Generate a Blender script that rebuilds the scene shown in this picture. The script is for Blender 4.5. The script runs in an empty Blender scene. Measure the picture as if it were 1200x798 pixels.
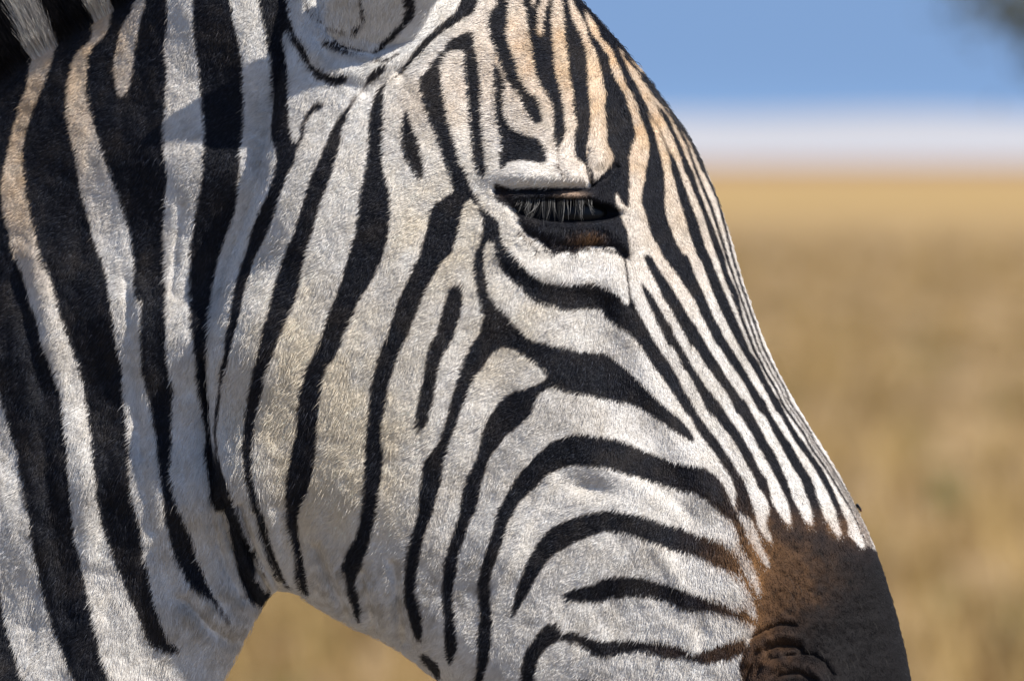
import bpy, math, random
import numpy as np
from mathutils import Vector

rng = np.random.default_rng(7)
random.seed(7)
scene = bpy.context.scene
col = scene.collection
PI = math.pi

# ---------------------------------------------------------------- camera, sky, sun, exposure
K = 0.00043                      # metres per unit of the side-view drawing of the animal
ZC = 1.416                       # height of drawing row 399
DIST = 10.0
HORIZON = 188.0
cam_z = ZC+(399-HORIZON)*K
cd = bpy.data.cameras.new('camera')
cam = bpy.data.objects.new('camera', cd); col.objects.link(cam); scene.camera = cam
cam.location = (0, -DIST-0.05, cam_z)
cam.rotation_euler = (PI/2-math.atan((cam_z-ZC)/DIST), 0, 0)
cd.sensor_width = 23.5
cd.lens = 23.5*DIST/(1200*K)
cd.clip_start = 0.5; cd.clip_end = 60000
cd.dof.use_dof = True
cd.dof.focus_distance = DIST-0.02
cd.dof.aperture_fstop = cd.lens/24.0

SUN = Vector((0.58, -0.40, 0.71)).normalized()
world = bpy.data.worlds.new('World'); scene.world = world; world.use_nodes = True
nt = world.node_tree; nt.nodes.clear()
wo = nt.nodes.new('ShaderNodeOutputWorld'); bg = nt.nodes.new('ShaderNodeBackground')
sky = nt.nodes.new('ShaderNodeTexSky'); sky.sky_type = 'NISHITA'; sky.sun_disc = False
sky.sun_elevation = math.asin(SUN.z); sky.sun_rotation = math.atan2(SUN.x, SUN.y)
sky.altitude = 1200; sky.air_density = 1.0; sky.dust_density = 0.3; sky.ozone_density = 1.5
tc = nt.nodes.new('ShaderNodeTexCoord'); sx = nt.nodes.new('ShaderNodeSeparateXYZ'); cx = nt.nodes.new('ShaderNodeCombineXYZ')
# dry high-plateau air: the pale layer is very thin, blue sky begins just above the horizon
ma = nt.nodes.new('ShaderNodeMath'); ma.operation = 'MULTIPLY'; ma.inputs[1].default_value = 480.0
mb = nt.nodes.new('ShaderNodeMath'); mb.operation = 'TANH'
mc = nt.nodes.new('ShaderNodeMath'); mc.operation = 'MULTIPLY_ADD'; mc.inputs[1].default_value = 0.35
nt.links.new(tc.outputs['Generated'], sx.inputs[0])
nt.links.new(sx.outputs['Z'], ma.inputs[0]); nt.links.new(ma.outputs[0], mb.inputs[0])
nt.links.new(mb.outputs[0], mc.inputs[0]); nt.links.new(sx.outputs['Z'], mc.inputs[2])
nt.links.new(sx.outputs['X'], cx.inputs['X']); nt.links.new(sx.outputs['Y'], cx.inputs['Y']); nt.links.new(mc.outputs[0], cx.inputs['Z'])
nt.links.new(cx.outputs[0], sky.inputs['Vector'])
nt.links.new(sky.outputs[0], bg.inputs['Color']); bg.inputs['Strength'].default_value = 0.15
nt.links.new(bg.outputs[0], wo.inputs['Surface'])

sl = bpy.data.lights.new('sun', 'SUN'); sl.energy = 4.6; sl.angle = math.radians(0.53); sl.color = (1.0, 0.945, 0.86)
so = bpy.data.objects.new('sun', sl); col.objects.link(so)
so.rotation_euler = SUN.to_track_quat('Z', 'Y').to_euler(); so.location = SUN*20
scene.view_settings.view_transform = 'Standard'
scene.view_settings.look = 'None'
scene.view_settings.gamma = 1.0
scene.view_settings.use_curve_mapping = False
scene.view_settings.exposure = 0.25
scene.render.engine = 'CYCLES'
scene.cycles.max_bounces = 8

# ---------------------------------------------------------------- helpers
def tag(o, label=None, cat=None, group=None, kind=None):
    if label: o['label'] = label
    if cat: o['category'] = cat
    if group: o['group'] = group
    if kind: o['kind'] = kind
    return o

def mat(name, color=None, attr=None, rough=0.7, spec=0.3):
    m = bpy.data.materials.new(name); m.use_nodes = True
    b = m.node_tree.nodes['Principled BSDF']
    b.inputs['Roughness'].default_value = rough
    b.inputs['Specular IOR Level'].default_value = spec
    if color: b.inputs['Base Color'].default_value = (*color, 1)
    if attr:
        a = m.node_tree.nodes.new('ShaderNodeAttribute'); a.attribute_name = attr
        m.node_tree.links.new(a.outputs['Color'], b.inputs['Base Color'])
    return m

def mesh_obj(name, verts, faces, material, parent=None, smooth=True, attr=None):
    """verts (N,3) array, faces (M,3 or 4) array; attr = (name, (N,3) colours)"""
    verts = np.asarray(verts, np.float32); faces = np.asarray(faces, np.int32)
    me = bpy.data.meshes.new(name)
    n, k = faces.shape
    me.vertices.add(len(verts)); me.vertices.foreach_set('co', verts.ravel())
    me.loops.add(n*k); me.loops.foreach_set('vertex_index', faces.ravel())
    me.polygons.add(n); me.polygons.foreach_set('loop_start', np.arange(0, n*k, k, dtype=np.int32))
    me.update(calc_edges=True)
    if smooth: me.polygons.foreach_set('use_smooth', np.ones(n, bool))
    if attr:
        a = me.attributes.new(attr[0], 'FLOAT_COLOR', 'POINT')
        c = np.ones((len(verts), 4), np.float32); c[:, :3] = attr[1]
        a.data.foreach_set('color', c.ravel())
    me.materials.append(material)
    o = bpy.data.objects.new(name, me); col.objects.link(o)
    if parent: o.parent = parent
    return o

def hair_obj(name, pts, radius, colour, material, parent=None):
    """pts (N,P,3), radius (N,P), colour (N,3)"""
    n, p, _ = pts.shape
    h = bpy.data.hair_curves.new(name)
    h.add_curves([p]*n)
    h.attributes['position'].data.foreach_set('vector', np.ascontiguousarray(pts, np.float32).ravel())
    a = h.attributes.get('radius') or h.attributes.new('radius', 'FLOAT', 'POINT')
    a.data.foreach_set('value', np.ascontiguousarray(radius, np.float32).ravel())
    a = h.attributes.new('tint', 'FLOAT_COLOR', 'CURVE')
    c = np.ones((n, 4), np.float32); c[:, :3] = colour
    a.data.foreach_set('color', c.ravel())
    h.materials.append(material)
    o = bpy.data.objects.new(name, h); col.objects.link(o)
    if parent: o.parent = parent
    return o

def vnoise(x, y, scale, seed):
    """smooth value noise, -1..1"""
    r = np.random.default_rng(seed).random((256, 256))*2-1
    a = x/scale; b = y/scale
    i = np.floor(a).astype(int); j = np.floor(b).astype(int)
    f = a-i; g = b-j; f = f*f*(3-2*f); g = g*g*(3-2*g)
    i0 = i % 256; i1 = (i+1) % 256; j0 = j % 256; j1 = (j+1) % 256
    return (r[i0, j0]*(1-f)+r[i1, j0]*f)*(1-g)+(r[i0, j1]*(1-f)+r[i1, j1]*f)*g

def grid_faces(R, M, wrap=True):
    i = np.arange(R-1)[:, None]; j = np.arange(M if wrap else M-1)[None, :]
    jn = (j+1) % M
    f = np.stack([i*M+j, i*M+jn, (i+1)*M+jn, (i+1)*M+j], -1)
    return f.reshape(-1, 4)

# ---------------------------------------------------------------- ground, far cloud, tree, grass
def ground_material():
    m = bpy.data.materials.new('dry_grassland'); m.use_nodes = True
    n = m.node_tree; b = n.nodes['Principled BSDF']; b.inputs['Roughness'].default_value = 0.9
    b.inputs['Specular IOR Level'].default_value = 0.1
    g = n.nodes.new('ShaderNodeNewGeometry')
    mp = n.nodes.new('ShaderNodeMapping'); mp.inputs['Scale'].default_value = (1.0, 0.06, 1)
    n.links.new(g.outputs['Position'], mp.inputs['Vector'])
    def noise(sc, det):
        t = n.nodes.new('ShaderNodeTexNoise'); t.inputs['Scale'].default_value = sc; t.inputs['Detail'].default_value = det
        n.links.new(mp.outputs[0], t.inputs['Vector']); return t
    n1 = noise(1.3, 4); n2 = noise(0.16, 3)
    r1 = n.nodes.new('ShaderNodeValToRGB')
    e = r1.color_ramp.elements
    e[0].position = 0.38; e[0].color = (0.24, 0.155, 0.068, 1)
    e[1].position = 0.63; e[1].color = (0.52, 0.35, 0.17, 1)
    x = r1.color_ramp.elements.new(0.5); x.color = (0.34, 0.225, 0.108, 1)
    n.links.new(n1.outputs['Fac'], r1.inputs['Fac'])
    # pale ripe grass beyond about half a kilometre, a reddish ploughed strip at the far edge
    s = n.nodes.new('ShaderNodeSeparateXYZ'); n.links.new(g.outputs['Position'], s.inputs[0])
    w = n.nodes.new('ShaderNodeMath'); w.operation = 'MULTIPLY_ADD'; w.inputs[1].default_value = 260
    n.links.new(n2.outputs['Fac'], w.inputs[0]); n.links.new(s.outputs['Y'], w.inputs[2])
    mr = n.nodes.new('ShaderNodeMapRange'); mr.inputs['From Min'].default_value = 480; mr.inputs['From Max'].default_value = 760
    n.links.new(w.outputs[0], mr.inputs['Value'])
    mx = n.nodes.new('ShaderNodeMix'); mx.data_type = 'RGBA'
    n.links.new(mr.outputs[0], mx.inputs['Factor']); n.links.new(r1.outputs[0], mx.inputs[6]); mx.inputs[7].default_value = (0.50, 0.33, 0.135, 1)
    mr2 = n.nodes.new('ShaderNodeMapRange'); mr2.inputs['From Min'].default_value = 1900; mr2.inputs['From Max'].default_value = 3200
    n.links.new(s.outputs['Y'], mr2.inputs['Value'])
    mx2 = n.nodes.new('ShaderNodeMix'); mx2.data_type = 'RGBA'
    n.links.new(mr2.outputs[0], mx2.inputs['Factor']); n.links.new(mx.outputs[2], mx2.inputs[6]); mx2.inputs[7].default_value = (0.36, 0.19, 0.10, 1)
    # grey-brown ground tone added out of view round the animal to cut warm bounce
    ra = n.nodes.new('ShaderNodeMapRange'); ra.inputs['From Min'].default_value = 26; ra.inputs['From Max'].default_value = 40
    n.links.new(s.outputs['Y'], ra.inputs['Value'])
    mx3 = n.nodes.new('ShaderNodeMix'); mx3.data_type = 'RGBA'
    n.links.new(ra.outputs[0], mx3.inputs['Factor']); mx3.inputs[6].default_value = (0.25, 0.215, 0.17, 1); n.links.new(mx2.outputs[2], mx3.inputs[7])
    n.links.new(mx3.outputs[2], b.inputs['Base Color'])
    return m

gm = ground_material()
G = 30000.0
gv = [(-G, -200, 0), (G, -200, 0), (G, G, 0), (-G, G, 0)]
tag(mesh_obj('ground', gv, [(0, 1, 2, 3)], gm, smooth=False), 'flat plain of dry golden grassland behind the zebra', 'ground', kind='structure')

# low white cloud bank along the horizon, 9 km off
bx = np.linspace(-9000, 9000, 600)
cv = []
CD = 9000.0
top = (HORIZON-135)*K/DIST*CD
for i, x in enumerate(bx):
    h = cam_z+top*(1+.05*math.sin(x*.011)+.04*math.sin(x*.037+1))
    for a in np.linspace(0, PI, 9):
        cv.append((x, CD-260*math.cos(a), -2+(h+2)*math.sin(a)**.7))
cm = mat('cloud_white', (0.46, 0.46, 0.475), rough=1.0, spec=0.0)
tag(mesh_obj('low_cloud_bank', cv, grid_faces(600, 9, False), cm), 'low white cloud bank lying along the horizon', 'cloud', kind='stuff')

def at(px, py, y):
    """world point seen beside drawing position (px,py) when standing at depth y: used to stand far things"""
    d = y+DIST+.05
    return Vector(((px-600)*K*d/DIST, y, cam_z-(py-HORIZON)*K*d/DIST))

# scattered dry tussocks of the veld
def tussocks():
    V_, F_, C_ = [], [], []
    n = 0
    for _ in range(5600):
        y = 42+300*random.random()**1.35
        x = (random.random()*2-1)*(0.06*(y+10)+.6)
        h = .10+.22*random.random()**2
        tone = random.random()
        base = (np.array((.46, .32, .14))*(1-tone)+np.array((.33, .23, .095))*tone)
        if random.random() < .03: base = np.array((.20, .19, .07))
        for b in range(14):
            a = random.random()*2*PI; l = h*(.6+.6*random.random()); t = .25+.5*random.random()
            r = h*.5*random.random(); bxx = x+r*math.cos(a); byy = y+r*math.sin(a); w = .006+.006*random.random()
            p = a+PI/2
            V_ += [(bxx-w*math.cos(p), byy-w*math.sin(p), 0), (bxx+w*math.cos(p), byy+w*math.sin(p), 0), (bxx+l*t*math.cos(a), byy+l*t*math.sin(a), l)]
            F_.append((n, n+1, n+2)); n += 3
            C_ += [base*(.8+.4*random.random())]*3
    return V_, F_, C_
V_, F_, C_ = tussocks()
tag(mesh_obj('dry_grass', V_, F_, mat('dry_grass_blade', attr='tone', rough=.9, spec=.1), smooth=False, attr=('tone', np.array(C_))),
    'dry golden grass tussocks scattered over the plain', 'grass', kind='stuff')

# thorn tree beyond the zebra, its twigs reach into the upper right of the view
def tree(name, base, label):
    root = bpy.data.objects.new(name, None); col.objects.link(root); root.location = base
    tag(root, label, 'tree')
    v, f, n = [], [], 0
    clumps = []
    def limb(p, q, r0, r1):
        nonlocal n
        d = (q-p).normalized(); s = d.orthogonal().normalized(); t = d.cross(s)
        for c, r in ((p, r0), (p.lerp(q, .5)+s*r0*.6, (r0+r1)/2), (q, r1)):
            for k in range(7):
                a = 2*PI*k/7; v.append(tuple(c+(s*math.cos(a)+t*math.sin(a))*r))
        for ring in range(2):
            for k in range(7):
                f.append((n+ring*7+k, n+ring*7+(k+1) % 7, n+ring*7+7+(k+1) % 7, n+ring*7+7+k))
        n += 21
    fork = Vector((.1, 0, 1.5))
    limb(Vector((0, 0, -.05)), fork, .13, .09)
    ends = [Vector((-1.05, -.1, 2.15)), Vector((-.6, .5, 2.7)), Vector((.7, -.5, 2.6)), Vector((.3, .6, 3.0)), Vector((1.2, .3, 2.4)), Vector((-.2, -.7, 2.9))]
    for e in ends:
        limb(fork, e, .06, .025)
        for _ in range(7):
            q = e+Vector((random.uniform(-.55, .55), random.uniform(-.55, .55), random.uniform(-.15, .4)))
            limb(e, q, .018, .006); clumps.append((q, .26))
    return root, v, f, clumps
tp = at(1770, 100, 50); tp.z = 0
troot, tv, tf, clumps = tree('thorn_tree', tp, 'blurred olive thorn tree whose twigs show in the upper right corner')
mesh_obj('trunk', tv, tf, mat('bark', (.10, .075, .05), rough=.9), troot)
tips = [(at(1158, -4, 50)-tp, .13), (at(1195, -25, 50)-tp, .18), (at(1235, 60, 50)-tp, .14), (at(1130, -40, 50)-tp, .12), (at(1245, 0, 50)-tp, .2), (at(1205, 20, 50)-tp, .09)]
lv, lf, lc, n = [], [], [], 0
for c, r in clumps+tips:
    for _ in range(130 if r < .25 else 110):
        d = Vector((random.gauss(0, 1), random.gauss(0, 1), random.gauss(0, .8)))*r*.55
        p = c+d; a = Vector((random.gauss(0, 1), random.gauss(0, 1), random.gauss(0, 1))).normalized()*.022; b = a.orthogonal().normalized()*.010
        lv += [tuple(p-a), tuple(p+b), tuple(p+a), tuple(p-b)]; lf.append((n, n+1, n+2, n+3)); n += 4
        s = random.uniform(.7, 1.3); lc += [(.13*s, .125*s, .06*s)]*4
crown = mesh_obj('crown', lv, lf, mat('thorn_leaf', attr='tone', rough=.7), troot, smooth=False, attr=('tone', np.array(lc)))

# two low shrubs on the plain, far out of focus
def low_shrub(px, py, r, tone, label):
    d = cam_z/((py-HORIZON)*K/DIST)
    base = Vector(((px-600)*K*d/DIST, d-DIST-.05, 0))
    root = bpy.data.objects.new('low_shrub', None); col.objects.link(root); root.location = base
    tag(root, label, 'shrub', group='low shrubs on the plain')
    sv, sf, k = [], [], 0
    lv, lf, lc, n = [], [], [], 0
    for _ in range(16):
        a = random.random()*2*PI; e = random.uniform(.4, 1.4)
        q = Vector((math.cos(a)*math.cos(e), math.sin(a)*math.cos(e), math.sin(e)))*r*random.uniform(1.0, 1.7)
        s = q.orthogonal().normalized()*.006; t = q.normalized().cross(s)
        sv += [tuple(s), tuple(t), tuple(-s), tuple(-t), tuple(q)]
        sf += [(k, k+1, k+4), (k+1, k+2, k+4), (k+2, k+3, k+4), (k+3, k, k+4)]; k += 5
        for _ in range(60):
            p = q*random.uniform(.3, 1)+Vector((random.gauss(0, 1), random.gauss(0, 1), random.gauss(0, .8)))*r*.22
            p.z = max(p.z, .01)
            u = Vector((random.gauss(0, 1), random.gauss(0, 1), random.gauss(0, 1))).normalized()*.014; w = u.orthogonal().normalized()*.007
            lv += [tuple(p-u), tuple(p+w), tuple(p+u), tuple(p-w)]; lf.append((n, n+1, n+2, n+3)); n += 4
            g = random.uniform(.7, 1.3); lc += [tuple(g*x for x in tone)]*4
    mesh_obj('stems', sv, sf, mat('shrub_stem', (.12, .09, .055), rough=.9), root)
    mesh_obj('foliage', lv, lf, mat('shrub_leaf', attr='tone', rough=.8), root, smooth=False, attr=('tone', np.array(lc)))
low_shrub(1112, 600, .075, (.20, .20, .075), 'low green shrub in the blur right of the zebra nose')
low_shrub(1172, 772, .06, (.17, .125, .065), 'low brown shrub in the blur at the lower right edge')
# ---------------------------------------------------------------------------
# COAT PATTERN: the zebra's markings and the shade of a few skin folds, drawn on a flat side view of the animal
# (units: 0.43 mm "pelt units", u to the muzzle, v downwards), as a real coat is.
# ---------------------------------------------------------------------------
GX0, GY0, GX1, GY1, SS = -20, -12, 1150, 830, 2
GW, GH = (GX1-GX0)*SS, (GY1-GY0)*SS
dark = np.zeros((GH, GW), bool)
thin = np.zeros((GH, GW), np.int8)

def _bbox(p, m=0):
    x0 = max(0, int((p[:,0].min()-m-GX0)*SS)); x1 = min(GW, int((p[:,0].max()+m-GX0)*SS)+2)
    y0 = max(0, int((p[:,1].min()-m-GY0)*SS)); y1 = min(GH, int((p[:,1].max()+m-GY0)*SS)+2)
    return x0, x1, y0, y1

def fill(p, val):
    p = np.asarray(p, float)
    x0, x1, y0, y1 = _bbox(p)
    if x1 <= x0 or y1 <= y0: return
    X = (np.arange(x0, x1)+.5)/SS+GX0
    Y = (np.arange(y0, y1)+.5)/SS+GY0
    ins = np.zeros((len(Y), len(X)), bool)
    q = np.roll(p, -1, 0)
    for (ax, ay), (bx, by) in zip(p, q):
        if ay == by: continue
        r = (Y >= min(ay, by)) & (Y < max(ay, by))
        if not r.any(): continue
        xi = ax+(Y[r]-ay)*(bx-ax)/(by-ay)
        ins[r] ^= X[None, :] < xi[:, None]
    dark[y0:y1, x0:x1][ins] = val

def segdist(p, X, Y):
    d = np.full((len(Y), len(X)), 1e9)
    for (ax, ay), (bx, by) in zip(p[:-1], p[1:]):
        vx, vy = bx-ax, by-ay
        L = vx*vx+vy*vy+1e-9
        t = np.clip(((X[None, :]-ax)*vx+(Y[:, None]-ay)*vy)/L, 0, 1)
        d = np.minimum(d, np.hypot(X[None, :]-ax-t*vx, Y[:, None]-ay-t*vy))
    return d

def P(x0, y0, s, pts, val=True):
    fill([(x0+a/s, y0+b/s) for a, b in pts], val)

def S(x0, y0, s, w, pts, val=True):
    p = np.array([(x0+a/s, y0+b/s) for a, b in pts], float); w = w/s
    bx = _bbox(p, w)
    if bx[1] <= bx[0] or bx[3] <= bx[2]: return
    X = (np.arange(bx[0], bx[1])+.5)/SS+GX0
    Y = (np.arange(bx[2], bx[3])+.5)/SS+GY0
    thin[bx[2]:bx[3], bx[0]:bx[1]][segdist(p, X, Y) < w*.5] = 1 if val else -1

def V(rows, val=True):            # rows: (v, u_left, u_right)
    fill([(l, y) for y, l, r in rows]+[(r, y) for y, l, r in rows[::-1]], val)

# --- neck ---
V([(-15,-300,-8),(20,-300,10),(50,-300,35),(75,-300,34),(100,-300,30),(125,-300,20),(150,-300,14),(175,-300,9),(200,-300,2.5),(225,-300,2),
   (250,-300,4),(275,-300,11),(300,-300,16),(315,-300,26),(325,-300,28),(350,-300,35),(375,-300,45),(400,-300,49),(425,-300,61),(440,-60,66),
   (455,-3,70),(475,5,75),(500,12.5,78),(525,21,80),(550,25,81),(575,31,84),(600,36,86),(625,39,90),(650,41,94),(675,47,100),(700,54,106),
   (725,61,111),(750,71,117),(775,81,122),(798,89,130),(835,102,142)])
V([(690,-60,0),(725,-60,6),(750,-60,14),(775,-60,21),(798,-60,31),(835,-60,45)])
V([(-15,61,103),(25,66,108),(40,66,108),(50,66,101),(60,63,89),(75,59,84),(100,49,78),(125,38,78),(150,30,81),(175,26,88),(200,27.5,93),
   (225,31,96),(250,36,104),(275,43,110),(300,46,120),(315,54,125),(325,60,128),(350,66,131),(375,73,134),(400,84,138),(425,94,144),
   (450,99,145),(475,103,148),(500,107,151),(525,110,154),(550,113,154),(575,115,157),(600,119,162),(625,127,167),(650,135,170),(675,144,176),
   (700,155,181),(725,166,187),(745,173,196),(755,180,210),(761,196,216)])
V([(-15,135,198),(25,129,197),(40,123,195),(50,110,194),(60,105,195),(75,103,197),(100,101,196),(125,106,195),(150,114,193),(175,121,194),
   (200,129,197),(225,140,195),(250,147,194),(275,155,194),(300,158,195),(325,160,195),(343,160,196),(350,167,197),(375,168,197),(400,167,196),
   (425,168,199),(450,172,204),(475,178,204),(500,182,203),(525,185,202),(550,189,202),(575,192,205),(600,195,214),(625,199,224),(650,207,232),
   (675,219,241),(687,227,246),(700,248,253),(715,257,262),(728,268,272)])
P(0,0,3.99,[(650,-30),(690,-30),(680,20),(655,90),(640,180),(630,280),(615,390),(580,445),(560,440),(545,390),(535,300),(550,200),(565,130),(600,60)],False)
V([(-15,228,269),(0,228,271),(25,228,276),(50,229,282),(75,233,286),(100,236,286),(125,238,288),(150,241,287),(175,241,283),(200,239,283),(225,236,281),
   (250,231,276),(275,227,266),(300,224,258),(325,224,252),(350,225,249),(375,227,247),(400,229,244),(425,233,243),(450,234,244),(475,238,247),
   (500,241,247),(525,241,251),(550,243,258),(575,246,267),(588,248,274),(596,262,280),(600,266,282),(625,270,291),(650,274,295),(675,280,300),(700,290,322),(708,296,322)])
# --- jaw and cheek, from the neck forwards ---
V([(-15,302,340),(0,304,339),(25,310,341),(50,315,341),(75,319,340),(100,320,341),(125,320,341),(150,320,344),(165,323,348),(178,327,351),(190,327,348),
   (200,325,341),(225,316,331),(250,304,324),(275,295,314),(300,288,300),(325,281,294),(350,276,288),(375,272,282),(400,267,274),(425,262,268),
   (450,258,262),(475,253,258),(500,252,256),(525,254,258),(550,259,264),(575,267,273),(600,276,283),(630,289,294),(655,300,304),(675,308,311)])
P(300,0,3.99,[(130,135),(150,145),(180,190),(195,250),(235,330),(255,360),(290,395),(330,400),(310,430),(290,470),(250,500),(225,560),(215,620),(195,665),(180,640),(165,560),(160,440),(165,340),(150,260),(128,190)],False)
P(300,0,3.99,[(150,20),(175,110),(215,180),(250,240),(265,290),(310,320),(380,345),(440,340),(435,370),(400,395),(350,390),(300,365),(250,310),(215,250),(185,190),(150,140),(132,125)])
P(300,0,3.99,[(330,475),(320,500),(270,520),(245,570),(240,630),(205,690),(190,680),(215,640),(222,580),(240,530),(275,480),(305,468)])
P(300,0,3.99,[(315,172),(350,180),(450,215),(540,230),(620,160),(690,100),(710,60),(702,-30),(758,-30),(755,70),(720,110),(640,190),(590,225),(520,245),(420,237),(325,200)])
P(300,0,3.99,[(482,-30),(500,-30),(515,70),(495,130),(470,142),(435,130),(470,115),(490,110),(497,70)])
S(300,0,3.99,7,[(235,-30),(255,45),(330,110),(430,138)])  # shade of the ear-root groove, drawn as a thin dark line
S(300,0,3.99,10,[(560,278),(620,275),(680,245)])  # crease below the ear, its shade put into the coat colour
P(300,0,3.99,[(975,-30),(1060,-30),(1030,60),(960,95),(880,140),(830,190),(760,270),(700,335),(685,330),(740,240),(800,170),(860,115),(930,60)])  # crease between ear and forehead, its shade drawn as dark hair
S(300,0,3.99,9,[(640,370),(690,338)])
P(300,0,3.99,[(630,285),(590,350),(540,385),(490,440),(445,510),(415,590),(400,660),(360,830),(270,830),(330,680),(370,590),(410,530),(460,460),(520,390),(530,350),(570,310)])
V([(198,370,391),(225,361,383),(250,353,374),(275,346,368),(300,335,361),(325,328,356),(350,321,349),(375,314,339),(400,307,327),(425,302,318),
   (450,296,310),(475,290,305),(490,288,302),(500,288,300),(525,288,298),(550,290,298),(575,294,302),(600,300,310),(625,306,316),(650,315,322),(675,326,333),(692,338,344)])  # lowest rows draw a narrow fold shadow as part of the stripe
P(300,0,3.99,[(640,365),(605,420),(600,480),(608,560),(600,640),(604,830),(520,830),(535,680),(535,600),(545,520),(560,450),(600,390)])
V([(198,431,451),(225,425,459),(250,423,460),(275,419,457),(300,410,450),(325,403,439),(350,394,423),(375,386,413),(400,376,403),(425,365,388),
   (450,356,380),(475,351,375),(500,350,375),(525,345,375),(550,340,369),(575,337,362),(600,338,351),(625,343,350),(650,348,356),(675,349,360),(695,354,362)])
P(300,0,3.99,[(703,505),(722,520),(740,590),(765,650),(780,720),(802,790),(792,820),(775,838),(755,815),(730,780),(702,720),(692,640),(692,540)])
P(300,0,3.99,[(1000,145),(1020,150),(1030,220),(1050,290),(1055,400),(1062,560),(1075,680),(1085,797),(1065,830),(1045,800),(1020,690),(1010,560),(1000,440),(985,330),(985,245),(970,230),(930,235),
   (890,260),(870,310),(875,400),(890,470),(905,560),(930,650),(985,830),(925,830),(880,720),(860,640),(820,560),(795,490),(770,400),(780,360),(840,290),(880,240),(920,190),(960,165)])
P(300,200,3.99,[(910,-20),(980,-20),(1005,60),(1035,110),(1065,170),(1120,215),(1145,250),(1150,300),(1190,385),(1240,470),(1185,460),(1140,385),(1110,320),(1090,315),(1075,360),(1070,430),(1085,500),(1105,590),
   (1150,640),(1200,680),(1185,760),(1110,800),(1000,840),(1045,770),(1070,690),(1055,610),(1030,510),(1022,420),(1040,370),(1062,310),(1068,240),(1050,170),(1010,125),(985,150),(970,200),(955,270),(925,370),(880,420),
   (820,520),(780,600),(745,700),(690,820),(605,820),(640,700),(670,600),(720,500),(765,410),(780,350),(805,270),(820,190),(850,150),(890,120),(935,95),(920,40)])
V([(398,451,474),(425,443,465),(450,437,458),(475,435,453),(500,433,450),(525,430,452),(550,430,450),(575,429,447),(600,426,444),(625,419,436),
   (645,408,432),(660,402,427),(675,405,418),(700,411,422),(720,417,426),(731,420,425)])
P(300,200,3.99,[(920,530),(945,518),(970,535),(975,600),(965,660),(945,720),(910,820),(830,820),(860,720),(880,640),(900,570)])
P(300,400,3.99,[(825,-15),(905,-15),(870,80),(850,170),(840,260),(820,330),(800,390),(775,410),(755,395),(755,330),(775,230),(795,120)])
# --- the big fork below the eye ---
P(560,340,7.98,[(20,-20),(110,-20),(150,90),(200,160),(270,210),(340,280),(420,370),(500,440),(600,470),(700,500),(800,505),(860,540),(950,560),(1050,562),(1130,555),(1230,590),(1230,860),(680,860),(664,797),(640,720),(560,670),
   (480,620),(380,555),(250,508),(170,540),(120,600),(70,700),(0,790),(-60,860),(-140,860),(-60,600),(0,470),(40,340),(70,260),(70,180),(40,80)])
P(600,400,3.99,[(150,10),(240,15),(320,40),(400,40),(460,60),(520,110),(570,160),(640,230),(700,290),(780,350),(830,410),(856,455),(848,470),(800,440),(740,400),(680,360),(620,320),(560,288),(500,277),(430,262),(370,247),(300,235),(240,220),(200,200),(170,190),(150,190),(172,150),(130,100)])
P(560,420,7.98,[(640,180),(580,220),(520,240),(450,270),(380,280),(310,320),(250,370),(190,430),(130,500),(90,580),(60,660),(40,740),(25,830),(190,830),(230,760),(280,700),(360,640),(430,580),(500,520),(530,440),(550,370),(590,310),(640,270),(720,240),(760,200),(700,150)])
P(300,400,3.99,[(1020,0),(990,60),(965,130),(940,200),(915,280),(895,360),(875,440),(840,490),(785,560),(780,620),(770,700),(765,810),(828,810),(850,720),(870,650),(885,570),(905,500),(935,410),(960,330),(990,250),(1020,180),(1060,100),(1120,30),(1160,-20),(1040,-30)])
P(300,600,4,[(767,-10),(740,100),(715,200),(700,300),(700,400),(715,480),(735,560),(765,610),(782,580),(785,500),(770,430),(755,360),(765,260),(780,170),(800,80),(832,-10)])
P(300,600,4,[(778,650),(820,680),(860,710),(855,797),(880,900),(850,900),(830,770),(785,700)])
P(300,400,3.99,[(1110,330),(1080,390),(1055,470),(1030,560),(990,640),(965,720),(958,810),(1028,810),(1050,720),(1065,640),(1090,560),(1130,480),(1170,440),(1150,330)])
P(300,600,4,[(967,-10),(930,80),(905,160),(885,240),(875,340),(880,420),(890,500),(885,580),(895,660),(915,725),(935,680),(950,620),(945,530),(935,440),(925,360),(945,260),(965,160),(990,80),(1025,-10)])
P(580,500,7.98,[(25,830),(80,680),(150,570),(200,470),(270,380),(370,280),(450,200),(540,110),(640,80),(740,55),(830,50),(930,70),(1030,80),(1110,100),(1230,135),(1230,420),(1110,387),(1040,367),(930,355),(830,350),(740,345),(640,365),(540,420),(450,480),(390,550),(310,630),(230,690),(175,830)])
P(600,400,3.99,[(500,452),(600,498),(680,530),(760,560),(840,575),(900,585),(950,620),(990,670),(1020,740),(1045,830),(1000,820),(950,770),(900,730),(850,702),(780,688),(700,660),(620,637),(500,605)])
P(840,560,7.98,[(-40,-60),(20,0),(70,100),(130,220),(200,330),(250,450),(300,580),(350,680),(390,760),(430,850),(370,860),(240,690),(215,640),(200,530),(170,440),(120,360),(60,290),(-40,240)])
P(300,600,4,[(1140,-20),(1115,80),(1085,160),(1060,240),(1045,330),(1050,420),(1060,480),(1045,560),(1045,640),(1040,720),(1028,797),(1010,900),(1050,900),(1065,797),(1080,740),(1095,680),(1105,600),(1115,500),(1105,420),(1105,320),(1120,240),(1150,170),(1180,80),(1200,-20)])
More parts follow.
